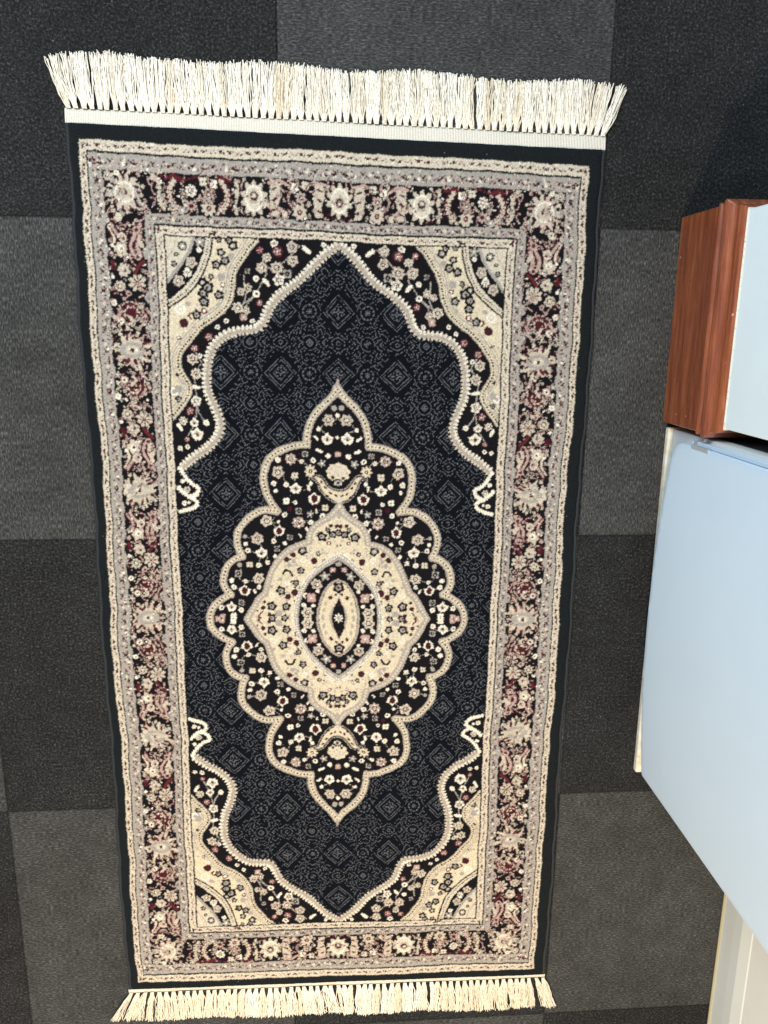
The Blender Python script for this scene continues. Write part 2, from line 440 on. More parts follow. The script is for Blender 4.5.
disc(257, 378, 9, 7, only=[5]); disc(257, 378, 7, 4, only=[5, 7]); disc(257, 378, 3, 6)
CHs = CH
stroke(CHs, 4.4, 5); stroke(CHs, 5.0, 7, [5, 2], off=0); stroke(CHs, 3.4, 5); stroke(CHs, 1.5, 2, dash=(4.9, 2.9))
stroke(CHs, 1.1, 6, [5], off=8); stroke(CHs, 1.1, 6, [5], off=-8); stroke(CHs, .7, 7, [5], off=12); stroke(CHs, .7, 7, [5], off=-12)
for V in (VINE1, VINE2, VINE3): stroke(V, .9, 6, [2])
stroke([(118, 597), (112, 585), (110, 560), (126, 533), (140, 520), (150, 500)], .8, 6, [2])
stroke([(60, 604), (75, 590), (95, 570), (118, 571)], .8, 9, [2])
stroke([(225, 445), (214, 425), (226, 405), (222, 365), (228, 330), (240, 310)], .8, 6, [2])
for it in SPB: motif(it[0], it[1], it[2], it[3] * .9)
# garland band: toothed cream rope
def beads(P, step, off, r, c):
    L = 0.0; nxt = step / 2
    for (x1, y1), (x2, y2) in zip(P[:-1], P[1:]):
        l = math.hypot(x2 - x1, y2 - y1)
        while l > 0 and nxt <= L + l:
            t = (nxt - L) / l; n_x, n_y = -(y2 - y1) / l, (x2 - x1) / l
            disc(x1 + t * (x2 - x1) + n_x * off, y1 + t * (y2 - y1) + n_y * off, r, c, only=[1, 2, 3, 4, 7])
            nxt += step
        L += l
beads(GAR, 6.6, 4.6, 2.4, 4); beads(GAR, 6.6, 6.2, 1.7, 4); beads(GAR, 6.6, -4.7, 2.4, 3); beads(GAR, 6.6, -6.4, 1.6, 3)
stroke(GAR, 4.1, 3); stroke(GAR, 3.2, 7, [3], off=-.8)
beads(GAR, 6.6, 1.8, 1.3, 4)

stroke(GAR, .7, 9, [3, 4, 7], dash=(6.2, 2.2), off=-3.6)
for T in ([(257, 257), (247, 240), (236, 230), (226, 227), (230, 215), (240, 212)], [(259, 224), (246, 212), (231, 206), (232, 196), (245, 190), (258, 186)]):
    poly([(262, T[0][1])] + T + [(262, T[-1][1])], 2)
    stroke(smooth(T, 1), 3.0, 4, amp=.9, per=5)
motif('F', 246, 222, 5); motif('W', 253, 236, 3.5); motif('W', 252, 200, 4); motif('S', 244, 202, 2.6)

# -- medallion -------------------------------------------------------------
MEDO = [(0, 391), (9, 376), (27, 360), (42, 341), (49, 320), (50, 298), (68, 298), (92, 290), (110, 279), (121, 263), (124, 245), (121, 221), (112, 202), (101, 188), (123, 192), (141, 183), (156, 169), (166, 154), (168, 138), (165, 122), (159, 109), (172, 106), (186, 94), (192, 78), (193, 62), (188, 50), (180, 42), (193, 38), (209, 26), (217, 13), (219, 0)]
MO = smooth(MEDO, 2, keep=(0, 5, 13, 20, 26))
poly(MO + [(0, 0)], 2)
fl = [m for m in MED if m[3] >= 8]
for a in fl:                                            # fine stems joining the sprays
    for b in sorted(MED, key=lambda b: math.hypot(a[1] - b[1], a[2] - b[2]))[1:4]:
        mx, my = (a[1] + b[1]) / 2 + rnd.uniform(-6, 6), (a[2] + b[2]) / 2 + rnd.uniform(-6, 6)
        stroke(smooth([(a[1], a[2]), (mx, my), (b[1], b[2])], 1), .55, rnd.choice([8, 6, 7]), [2], dash=(6, 5))
SCR = smooth([(46, 246), (37, 248), (30, 243), (22, 230), (12, 220), (0, 215)], 2)
for it in MED:
    if it[2] > 60 or it[1] > 120: motif(it[0], it[1], it[2], it[3] * .9)
motif('XP', 205, 0, 6); motif('X', 178, 0, 6)
rope = lambda P, w: (stroke(P, w, 7), stroke(P, w * .52, 3), stroke(P, 3.2, 5, dash=(6.3, 3.2), phase=3.3), stroke(P, 1.5, 10, dash=(6.3, 2.6)))
rope(MO, 6.1)
stroke([(0, 391), (0, 402)], 2.0, 7)
# palmette head on the axis with its two curling leaves
disc(0, 253, 19, 2, 1.15, 1); star(0, 254, 17.5, 9, .06, 5, 1.57, 1.1, .92); star(0, 256, 13, 7, .05, 3, 1.57, 1.1, .9, [5])
for x, y, r in ((8, 246, 2.6), (3, 262, 1.2), (10, 260, 1.3), (0, 250, 1.5), (14, 254, 1.3), (5, 254, .9)): disc(x, y, r, 10 if r > 2 else 7)
disc(0, 237, 7, 2, 1.3, 1); disc(0, 237, 4.6, 6, 1.3, 1); disc(0, 237, 2.2, 2); disc(5, 236, 1.5, 4)
LF = [(0, 224), (12, 226), (20, 236), (27, 247), (37, 250), (45, 245), (38, 244), (33, 237), (27, 222), (16, 208), (0, 203)]
LO = smooth(LF, 2)
poly(LO, 5); stroke(LO, 2.2, 7); stroke(LO, .9, 2)
for x, y in ((5, 216), (13, 219), (21, 229), (27, 238), (18, 214)): ell(x, y, 3.2, 1.8, .8, 10)
star(0, 206, 6, 4, .2, 3)
# inner cream medallion
INN = smooth([(0, 198), (13, 178), (33, 168), (46, 154), (49, 134), (66, 129), (87, 117), (105, 95), (116, 67), (122, 46), (135, 35), (146, 14), (155, 0)], 2, keep=(4, 9))
poly(INN + [(0, 0)], 5)
for it in CRM: motif(*it)
for _ in range(150):
    a = rnd.uniform(0, 1.57); x, y = rnd.uniform(75, 140) * math.cos(a), rnd.uniform(115, 175) * math.sin(a)
    star(x, y, rnd.uniform(1.5, 3.3), 4, .3, rnd.choice([13, 7, 4, 9, 6, 7, 10]), rnd.uniform(0, 3), only=[5])
scatter([(0, 0), (160, 0), (160, 200), (0, 200)], 60, CRM)
stroke([(10, 178), (24, 140), (14, 126)], .8, 4, [5]); stroke([(60, 104), (84, 66), (96, 30), (126, 6)], .8, 13, [5])
stroke(INN, 5.4, 6); stroke(INN, 4.9, 7); stroke(INN, 1.9, 3, dash=(6, 3.6)); stroke(INN, 5.6, 6, [5])
star(0, 182, 6, 4, .2, 7)
OV = smooth([(0, 112), (17, 101), (40, 81), (60, 54), (70, 28), (73, 0)], 2)
poly(smooth([(0, 117), (18, 106), (44, 84), (64, 56), (75, 28), (78, 0)], 2) + [(0, 0)], 6)
stroke(OV, 1.5, 4, dash=(4, 2.2)); stroke(OV, .8, 4, off=3.9); stroke(OV, .7, 7, off=-3.9)
poly(smooth([(0, 104), (15, 95), (36, 77), (56, 52), (66, 26), (68.5, 0)], 2) + [(0, 0)], 2)
for it in OVL: motif(*it)
SO = smooth([(0, 68), (14, 61), (25, 46), (33, 26), (36, 0)], 2)
poly(SO + [(0, 0)], 5); 
motif('DK', 0, 54, 8); motif('DR', 14, 37, 3); motif('DR', 5, 42, 2); 
for y in (0, 12, 24): disc(27 - y * .2, y + 2, 3.2, 7, .8, 1.2)
poly([(0, 40), (5, 28), (12, 18), (15, 6), (16, 0), (0, 0)], 7); poly([(0, 36), (9, 18), (12, 0), (0, 0)], 2); star(0, 0, 8.5, 8, .2, 4); disc(0, 0, 4, 6); disc(0, 24, 3, 10)
stroke(SO, 2.6, 10); stroke(SO, 1.9, 7)

def tangle(x0, x1, y0, y1, n, only=(2,)):
    for _ in range(n):
        x, y, r, a = rnd.uniform(x0, x1), rnd.uniform(y0, y1), rnd.uniform(4, 11), rnd.uniform(0, 6.28)
        w = rnd.uniform(1.2, 3.0)
        pts = [(x + r * math.cos(a + t), y + r * math.sin(a + t) * rnd.choice((1, 1.15))) for t in np.linspace(0, w, 8)]
        c = rnd.choice([8, 8, 12, 9, 13])
        stroke(pts, 1.7, c, list(only))
        stroke(pts, .75, {8: 9, 12: 13, 9: 8, 13: 8}[c], dash=(5, 4))
        disc(pts[-1][0], pts[-1][1], rnd.uniform(1.6, 2.8), rnd.choice([13, 9, 3, 6])); disc(pts[-1][0], pts[-1][1], .9, 8)
tangle(294, 350, 0, 640, 120); tangle(0, 350, 643, 695, 60); tangle(294, 350, 640, 695, 12)
# -- main border ---------------------------------------------------------------
def rosA(cy, cx=321, s=1.0):                                      # big wheel rosette
    star(cx, cy, 33 * s, 13, .06, 2, .3); star(cx, cy, 27.5 * s, 13, .09, 13, .3, 1.0, .95)
    for k in range(13):
        a = k * 2 * math.pi / 13 + .2 + rnd.uniform(-.16, .16)
        ell(cx + rnd.uniform(18, 24) * s * math.cos(a), cy + rnd.uniform(18, 24) * s * math.sin(a), rnd.uniform(4, 7) * s, rnd.uniform(1.6, 3.0) * s, a + rnd.uniform(-.2, .7), rnd.choice([8, 8, 12, 10, 2]))
        ell(cx + rnd.uniform(22, 27) * s * math.cos(a + .22), cy + rnd.uniform(22, 27) * s * math.sin(a + .22), 5 * s, rnd.uniform(1.4, 2.6) * s, a + rnd.uniform(-.3, .8), rnd.choice([3, 13, 9, 6]))
    for k in range(14):
        a = k * 2 * math.pi / 14 + .1
        disc(cx + 30 * s * math.cos(a), cy + 29 * s * math.sin(a), 2.6 * s, 2 if k % 2 else 13)
    disc(cx, cy, 14.5 * s, 6, 1.35, .85); disc(cx, cy, 8.5 * s, 13, 1.2, .8); disc(cx, cy, 3 * s, 10); disc(cx - 5 * s, cy, 2.5 * s, 4); disc(cx + 4 * s, cy + 2 * s, 1.6 * s, 4)
def rosB(cy): rosA(cy, 323); ell(309, cy, 13, 3.4, 0, 13); disc(341, cy - 8, 4, 3); disc(341, cy + 8, 4, 3); disc(346, cy, 3.4, 3)
def cluster(cy, d=1):
    cx = 321
    disc(cx, cy, 24, 2)
    star(cx, cy, 16, 7, .2, 8, .4)
    tangle(cx - 24, cx + 24, cy - 22, cy + 22, 9)
    for rr, cc, w in ((17.5, 9, 1.2), (13, 12, 1.5), (9.5, 13, 1.2), (5.5, 8, 1.8)):
        pts = [(cx + rr * math.cos(a), cy + d * rr * math.sin(a) * .95) for a in np.linspace(-.5, 3.7, 18)]
        stroke(pts, w, cc, dash=(7.5, 5.0), phase=rr)
    stroke([(cx + 4, cy - d * 3), (cx - 3, cy - d * 12), (cx + 2, cy - d * 17)], 2.0, 13)
    disc(cx + 15, cy - d * 12, 6, 9); disc(cx + 15, cy - d * 12, 4.2, 4); disc(cx + 15, cy - d * 12, 2.2, 2)
    stroke([(cx - 17, cy + d * 10), (cx - 24, cy), (cx - 20, cy - d * 14), (cx - 12, cy - d * 22)], 2.0, 9)
    stroke([(cx - 20, cy + d * 6), (cx - 25, cy - d * 4), (cx - 21, cy - d * 12)], 1.4, 8)
    motif('W', cx + 25, cy + d * 14, 4.5); motif('ST', cx + 26, cy - d * 20, 5); disc(cx + 24, cy - d * 6, 3, 3)
    for _ in range(16): disc(cx + rnd.uniform(-24, 24), cy + rnd.uniform(-20, 20), rnd.uniform(.9, 1.8), rnd.choice([12, 4, 9, 2, 8]))
def flowers(cy, d=1):
    disc(309, cy, 16, 2); disc(335, cy - d * 7, 11.5, 2); disc(328, cy + d * 17, 12.5, 2)
    star(309, cy, 13.5, 8, .14, 13, .39); 
    for k in range(8): ell(309 + 6.5 * math.cos(k * .785), cy + 6.5 * math.sin(k * .785), 3.4, .8, k * .785, 8)
    disc(309, cy, 2.6, 12); disc(309, cy, 1.1, 9)
    star(335, cy - d * 7, 9, 8, .12, 13, .2); disc(335, cy - d * 7, 4.4, 10); disc(335, cy - d * 7, 3.2, 3)
    star(328, cy + d * 17, 10, 6, .1, 13, .2); disc(328, cy + d * 17, 4, 7); disc(326, cy + d * 16, 1.8, 8); disc(330, cy + d * 19, 1.5, 4)
    disc(344, cy + d * 20, 4.5, 8); disc(345, cy + d * 27, 3, 12); motif('W', 346, cy + d * 6, 3); disc(322, cy - d * 17, 4, 9); disc(322, cy - d * 17, 1.8, 8)
    stroke([(312, cy + d * 14), (306, cy + d * 24), (298, cy + d * 30)], 2.6, 12)
def vines(cy, d=1):
    cx = 321
    for _ in range(7): disc(cx + rnd.uniform(-24, 24), cy + rnd.uniform(-22, 22), rnd.uniform(4, 8), 2)
    for P, w in (([(346, 20), (338, 5), (340, -12), (330, -22)], 2.0), ([(342, 22), (335, 10), (326, 2), (324, -10)], 2.2), ([(298, 24), (308, 8), (316, -6), (312, -20)], 2.2), ([(300, 8), (306, -8), (302, -20)], 3.0)):
        PP = smooth([(x, cy + d * y) for x, y in P], 1)
        stroke(PP, w + 2.0, 8); stroke(PP, w, rnd.choice([9, 3, 9]))
    disc(326, cy + d * 4, 7, 3); disc(326, cy + d * 4, 4, 9); disc(324, cy + d * 2, 2.2, 8)
    star(330, cy - d * 14, 11, 5, .14, 13); disc(330, cy - d * 12, 5, 4); disc(329, cy - d * 13, 2, 8)
    disc(304, cy + d * 16, 5.5, 9); disc(304, cy + d * 16, 3.2, 12); ell(300, cy - d * 2, 8, 3.4, 1.1 * d, 13)
    disc(306, cy - d * 22, 5, 9); disc(306, cy - d * 22, 2.8, 8); disc(345, cy - d * 20, 3.4, 9); motif('W', 342, cy - d * 8, 3)
    for _ in range(16): disc(cx + rnd.uniform(-26, 26), cy + rnd.uniform(-24, 24), rnd.uniform(.9, 1.9), rnd.choice([8, 4, 9, 2, 3]))
cluster(55, 1); flowers(102, 1); vines(160, 1)
vines(276, -1); flowers(334, -1); cluster(382, -1)
cluster(497, 1); flowers(543, 1); vines(602, 1)
rosA(0); rosA(440); rosB(219)
rect(352, 356, 0, 697, 6)
for y in [37, 180, 258, 402, 477, 520, 585]:            # scallops of the grey guards
    disc(291, y, 8.5, 6, .9, 1.1, only=[2])
for y in range(15, 690, 44): disc(353, y, 6, 6, .6, 1.6, only=[2])
# top border
def spiky(cx, cy=670, up=1):
    star(cx, cy, 28, 10, .1, 2, 1.57, .9, 1.0)
    star(cx, cy, 25, 10, .15, 13, 1.57, .86, 1.0); disc(cx, cy, 15.5, 4, .88, 1.12); disc(cx, cy, 13.2, 3, .88, 1.1); star(cx, cy - up * 2, 9, 5, .1, 7, 1.57, .9, 1.1); disc(cx, cy - up * 3, 6, 10); disc(cx, cy - up * 4, 3.6, 9); disc(cx, cy - up * 4, 1.6, 4)
def fronds(cx, s):
    x = cx + s * 31
    rect(x - 11, x + 11, 643, 695, 2)
    poly([(x - 7, 690), (x + 6, 694), (x + 8, 670), (x + 5, 646), (x - 7, 644), (x - 4, 660), (x - 8, 672)], 13)
    for y in (654, 668, 682): ell(x - s * 1, y, 5, 1.6, s * .35, 8)
    for y in (655, 674): disc(x + s * 5, y, 3.4, 9)
    stroke([(cx + s * 22, 690), (cx + s * 38, 694), (cx + s * 47, 688)], 2.0, 9)
def redleaf(x, s):
    rect(x - 14, x + 12, 644, 694, 2); tangle(x - 12, x + 12, 646, 692, 5)
    stroke(smooth([(x - s * 12, 648), (x + s * 2, 658), (x + s * 5, 675), (x - s * 6, 690)], 2), 5.8, 8)
    stroke(smooth([(x - s * 12, 648), (x + s * 2, 658), (x + s * 4, 675), (x - s * 6, 690)], 2), 3.2, 13, amp=1.6, per=6)
    stroke(smooth([(x - s * 10, 650), (x + s * 2, 660), (x + s * 4, 674)], 2), .9, 12, dash=(4, 2))
    stroke([(x + s * 8, 690), (x - s * 4, 694), (x - s * 16, 690)], 2.2, 12, dash=(6, 5))
def pair(x, s):
    disc(x, 671, 11, 2); disc(x + s, 652, 13.5, 2); disc(x, 687, 10, 2, 1.5, 1)
    motif('X', x - s * 7, 688, 6.5); motif('X', x + s * 9, 685, 6.5); star(x, 671, 9, 6, .16, 9, .3); disc(x, 671, 3.6, 10); disc(x, 671, 1.8, 3)
    star(x + s * 1, 652, 12, 8, .15, 13, .39); disc(x + s, 652, 4, 12); disc(x + s, 652, 1.6, 9)
spiky(0); fronds(0, 1); pair(58, 1); redleaf(94, 1); fronds(127, -1); spiky(127, 668, -1); fronds(127, 1)
redleaf(170, -1); pair(196, -1); motif('F', 222, 676, 8); star(222, 655, 9, 8, .2, 9); disc(222, 655, 3.4, 8)
redleaf(250, 1); motif('ST', 235, 648, 6); stroke([(214, 694), (235, 688), (268, 694)], 1.5, 12, dash=(7, 5)); motif('W', 268, 686, 4)
stroke(smooth([(262, 648), (272, 660), (266, 680), (276, 694)], 1), 2.6, 13, dash=(6, 5)); tangle(256, 292, 645, 693, 8); 
rosA(668, 320, .98); disc(320, 668, 15, 4); disc(320, 668, 13, 3); disc(320, 668, 10, 13); disc(320, 668, 5, 10); disc(321, 669, 3.2, 9)
motif('F', 344, 690, 6); motif('X', 330, 634, 6); motif('W', 330, 694, 4)
rect(262, 264.3, 0, 614, 2); rect(0, 264.3, 612, 614, 2)
tangle(294, 350, 0, 690, 90); tangle(0, 350, 643, 695, 40)
# fill the gaps of the border's black ground with small sprigs
for _ in range(380):
    if rnd.random() < .68: x, y = rnd.uniform(294, 350), rnd.uniform(0, 694)
    else: x, y = rnd.uniform(0, 350), rnd.uniform(643, 695)
    ell(x, y, rnd.uniform(1.0, 3.2), rnd.uniform(.8, 1.5), rnd.uniform(0, 3.1), rnd.choice([13, 13, 8, 8, 9, 6, 4, 7]), only=[2])

# -- small motifs in the guards -------------------------------------------------
def guard(horizontal, c0, lo, hi, step, wd, cols, base):
    t = lo; k = 0
    while t < hi:
        j = rnd.uniform(-1, 1)
        if k % 3 == 0: parts = [(0, 0, 2.2, 8), (-3.2, 1.2, 1.3, 10), (3.2, 1, 1.3, 10), (0, -2.5, 1, 4)]
        elif k % 3 == 1: parts = [(0, 0, 2.4, cols[0]), (-4, -1, 1.5, 10), (4, 1.5, 1.5, cols[1]), (0, 0, 1, 4), (7, -1, 1, 10)]
        else: parts = [(0, .5, 1.8, 9), (-3, -1.5, 1.2, 8), (2.5, -1.8, 1.2, 12)]
        for dx, dy, r, c in parts:
            dx *= 1.1; dy *= wd / 7
            if horizontal: disc(t + dx, c0 + dy + j * .4, r, c, only=base)
            else: disc(c0 + dy + j * .4, t + dx, r, c, only=base)
        t += step * rnd.uniform(.85, 1.15); k += 1
guard(False, 378, 4, 733, 13, 7, (8, 9), [3]); guard(True, 729, 4, 380, 13, 9, (8, 9), [3])
guard(False, 361.5, 6, 714, 10, 15, (3, 8), [6]); guard(True, 708, 6, 368, 10, 15, (3, 8), [6]); guard(False, 358, 9, 714, 17, 8, (4, 9), [6]); guard(True, 705, 9, 368, 17, 8, (4, 9), [6])
guard(False, 285, 6, 634, 10, 11, (3, 8), [6]); guard(True, 634, 6, 288, 10, 11, (3, 8), [6])
guard(False, 270, 6, 622, 12.5, 7, (9, 8), [3]); guard(True, 619.5, 6, 273, 12.5, 7, (9, 8), [3])
for _ in range(1300):                                      # flecks of other yarn in the pale guards
    x, y = rnd.uniform(264, 383), rnd.uniform(0, 736)
    disc(x, y, rnd.uniform(.7, 1.4), rnd.choice([4, 7, 9, 13]), only=[3, 6])
for _ in range(600):
    x, y = rnd.uniform(0, 383), rnd.uniform(612, 736)
    disc(x, y, rnd.uniform(.7, 1.4), rnd.choice([4, 7, 9, 13]), only=[3, 6])

# -- tone-on-tone lattice of the field: one cell, 92.5 x 97 mm ---------------------
CW, CHh = 92.5, 97.0
cellq = Q; Qs = Q
Q = np.zeros((int(CHh / 2 * RES) + 2, int(CW / 2 * RES) + 2), np.uint8)
for h_ in (26, 20.5): stroke([(h_ * .98, 0), (0, h_)], .62, 1, dash=(2.6, 2.0))
stroke([(12, 0), (6, 6), (0, 12)], .5, 1, dash=(2.2, 1.4)); star(0, 0, 5, 4, .3, 1); disc(0, 0, 1.5, 0); disc(6.5, 0, 1.5, 1); disc(0, 8, 1.6, 1); disc(5, 5, 1.2, 1)
for a in range(0, 10):
    an = a * .628 + .3
    disc(46.2 + 9.8 * math.cos(an), 9.8 * math.sin(an), 1.5, 1); 
stroke([(46.2 + 10.5 * math.cos(a), 10.5 * math.sin(a)) for a in np.linspace(1.5, 3.2, 12)], .5, 1, dash=(3, 1.8)); star(46.2, 0, 5, 8, .45, 1)
stroke([(46.2 + 11 * math.cos(a), 48.5 + 11 * math.sin(a)) for a in np.linspace(-1.6, -3.2, 12)], .6, 1, dash=(4, 3)); stroke([(46, 43), (41, 48.5)], .6, 1); star(46.2, 48.5, 3.2, 4, .4, 1)
for P in ([(0, 40), (7, 43), (12, 48)], [(0, 45), (4, 48.5)], [(5, 36), (9, 40), (15, 42), (14, 37)], [(3, 33), (0, 36)], [(16, 36), (22, 30), (27, 34), (24, 40), (30, 42)], [(20, 42), (25, 46), (22, 48)], [(28, 27), (33, 31), (31, 37), (37, 40)], [(24, 24), (29, 21), (35, 24), (40, 20), (46, 24)], [(38, 28), (42, 32), (46, 30)], [(36, 16), (33, 20)], [(14, 28), (18, 24), (24, 27)], [(31, 46), (35, 48)], [(27, 12), (31, 8), (29, 3)], [(33, 13), (37, 17), (42, 14)], [(22, 16), (26, 20), (31, 17)], [(31, 12), (34, 8)]):
    stroke(P, .55, 1, dash=(5, 3.9))
for x, y in ((10, 46), (18, 45), (27, 30), (34, 27), (22, 35), (30, 44), (12, 33), (38, 36), (41, 25), (26, 48), (33, 34)): disc(x, y, 1.0, 1)
CELL = Q; Q = Qs

# -- weave: sample the raster once per knot ------------------------------------------
rs = np.random.RandomState(3)
HWM, HHM = 401.0, 758.0                          # pile half size in mm (selvedge is separate)
nu, nv = 803, 1517
uu = np.linspace(-HWM, HWM, nu); vv = np.linspace(-HHM, HHM, nv)
U, V = np.meshgrid(uu, vv)
def lf(a, b, c, d): return np.sin(U * a + V * b + c) * np.cos(V * a * .7 - U * b + d)
wu = 1.5 * lf(.011, .017, 1, 2) + 1.0 * lf(.05, .043, 0, 1) + .35 * lf(.16, .12, 4, 1)
wv = 1.4 * lf(.013, .009, 3, 0) + 1.0 * lf(.047, .06, 2, 5) + .35 * lf(.13, .17, 1, 3)
Us = U + wu + rs.uniform(-.95, .95, U.shape) + .35 * rs.randn(nv, 1) * 0.6
Vs = V + wv + rs.uniform(-.8, .8, U.shape)
fu = np.clip((400 - np.abs(U)) / 135, 0, 1); fv = np.clip((760 - np.abs(V)) / 148, 0, 1)
xf = np.abs(Us + 2.5 + 3.5 * fu); yf = np.abs(Vs - 1.5 - 3.5 * fv)
ix = np.clip((xf * RES).astype(int), 0, Q.shape[1] - 1); iy = np.clip((yf * RES).astype(int), 0, Q.shape[0] - 1)
I = Q[iy, ix]
Ul = U + wu; Vl = V + wv
gx = np.abs((Ul + 6 + CW / 2) % CW - CW / 2); gy = np.abs((Vl + 212 + CHh / 2) % CHh - CHh / 2)
jx = np.clip((gx * RES).astype(int), 0, CELL.shape[1] - 1); jy = np.clip((gy * RES).astype(int), 0, CELL.shape[0] - 1)
keep = (np.sin(U * .37 + 3 * np.sin(V * .11)) * np.sin(V * .41 + 2 * np.sin(U * .13)) + .2 * rs.randn(*U.shape)) > -.6
lat = (CELL[jy, jx] > 0) & (I == 1) & keep
I = np.where(lat, 11, I)
I[rs.rand(*I.shape) < .00015] = 7
COLR = YARN[I]
soft = COLR.copy()
soft[1:-1, 1:-1] = (COLR[:-2, 1:-1] + COLR[2:, 1:-1] + COLR[1:-1, :-2] + COLR[1:-1, 2:]) / 4
COLR = np.where((I == 11)[..., None], COLR, COLR * .62 + soft * .38)
val = 1 + .15 * rs.randn(nv, nu)[..., None]
COLR = np.clip(COLR * np.clip(val, .6, 1.4) , 0, .9)
# pile height: level lustre pile, a little proud on the ground colours, rounded off at the edges
bright = (I >= 3).astype(np.float32)
Z = 10.0 + .35 * rs.randn(nv, nu) + .5 * lf(.02, .011, 2, 2) + .25 * lf(.12, .2, 2, 2)
edge = np.minimum(HWM - np.abs(U), HHM - np.abs(V))
Z -= 4.0 * np.exp(-np.maximum(edge, 0) / 1.8) + 2.6 * np.exp(-np.maximum(edge, 0) / 7.0)
# long soft buckles left by folding
Z += 1.2 * np.exp(-((V + 330) / 28) ** 2) + 1.0 * np.exp(-((V - 60) / 30) ** 2) + .9 * np.exp(-((V - 400) / 26) ** 2)

RC = np.array([[0.025588399897291003, -0.48620530669891904], [0.40385033159856765, -0.00733247042398244], [-0.0021636172328859393, -0.758121910752338], [0.0008865344909074757, 0.0008495211754320775]])
def F(u, v, z=0.0):
    """rug millimetres -> room metres (the cloth lies very slightly skewed)"""
    a, b = np.asarray(u) / 405.0, np.asarray(v) / 758.0
    x = RC[0, 0] + RC[1, 0] * a + RC[2, 0] * b + RC[3, 0] * a * b
    y = RC[0, 1] + RC[1, 1] * a + RC[2, 1] * b + RC[3, 1] * a * b
    return np.stack([x, y, np.broadcast_to(np.asarray(z) / 1000.0, x.shape)], -1)

RUG = empty('rug', (float(RC[0, 0]), float(RC[0, 1]), 0))
tag(RUG, 'oriental rug with navy field, cream medallion and white fringed ends lying on the carpet tiles', 'rug')

bulge = 1.5 * np.sin(V * .013 + 1) + .9 * np.sin(V * .05) + .5 * np.sin(V * .13)            # edges are not ruler straight
Ug = U + bulge * (U / 400) ** 3
VV = F(Ug, V, Z).reshape(-1, 3)
idx = np.arange(nu * nv).reshape(nv, nu)
quads = np.stack([idx[1:, :-1], idx[1:, 1:], idx[:-1, 1:], idx[:-1, :-1]], -1).reshape(-1, 4)
# skirt down to the floor
loop = np.concatenate([idx[0, :], idx[1:, -1], idx[-1, -2::-1], idx[-2:0:-1, 0]])
low = VV[loop].copy(); low[:, 2] = .0005
b0 = len(VV)
li = np.arange(len(loop)); nx_ = np.roll(li, -1)
sk = np.stack([loop, b0 + li, b0 + nx_, loop[nx_]], -1)[:, ::-1]
me = from_grid('pile', np.concatenate([VV, low]), np.concatenate([quads, sk]))
at = me.color_attributes.new('yarn', 'FLOAT_COLOR', 'POINT')
full = np.ones((len(VV) + len(low), 4), np.float32)
full[:len(VV), :3] = COLR.reshape(-1, 3)
full[len(VV):, :3] = YARN[0]
at.data.foreach_set('color', full.ravel())
k = N('wool_pile', 0.95, 0.04)
a_ = k.n('ShaderNodeAttribute'); a_.attribute_name = 'yarn'
k.col(a_.outputs['Color'])
k.b.inputs['Sheen Weight'].default_value = 0.025
k.b.inputs['Sheen Roughness'].default_value = 0.45
k.b.inputs['Sheen Tint'].default_value = (.75, .85, 1, 1)
k.bump(k.math('ADD', k.noise(k.coord(), 900, 2), k.math('MULTIPLY', k.noise(k.coord((1, 1.6, 1)), 55, 3), 1.6)), 0.6, 0.0016)
pile = link('pile', me, k.m, RUG, smooth=True)

# selvedge: overcast binding along both long sides
k = N('overcast_binding', 0.7, 0.3)
P = k.coord((1, 1, 1))
wv_ = k.n('ShaderNodeTexWave'); wv_.bands_direction = 'Y'; wv_.inputs['Scale'].default_value = 110; wv_.inputs['Distortion'].default_value = 1.5
k.l(P, wv_.inputs['Vector'])
k.col(k.ramp(wv_.outputs[0], [(0, (.010, .012, .016)), (1, (.032, .038, .046))]))
k.bump(wv_.outputs[0], .6, .001)
M_bind = k.m
k = N('backing_thread', 0.9, 0.1); k.col((.05, .038, .032)); M_back = k.m
for s in (-1, 1):
    rows = []
    n_ = 300
    for i in range(n_):
        v = -757 + 1514 * i / (n_ - 1)
        bu = (1.5 * math.sin(v * .013 + 1) + .9 * math.sin(v * .05) + .5 * math.sin(v * .13)) * s
        for a in range(10):
            an = 2 * math.pi * a / 10
            rows.append((s * 402.6 + bu + 3.1 * math.cos(an), v, 3.2 + 2.9 * math.sin(an)))
    rows = np.array(rows)
    VB = F(rows[:, 0], rows[:, 1], rows[:, 2])
    qd = [(i * 10 + a, i * 10 + (a + 1) % 10, (i + 1) * 10 + (a + 1) % 10, (i + 1) * 10 + a) for i in range(n_ - 1) for a in range(10)]
    link('side_binding', from_grid('side_binding', VB, np.array(qd)), M_bind, RUG, smooth=True)

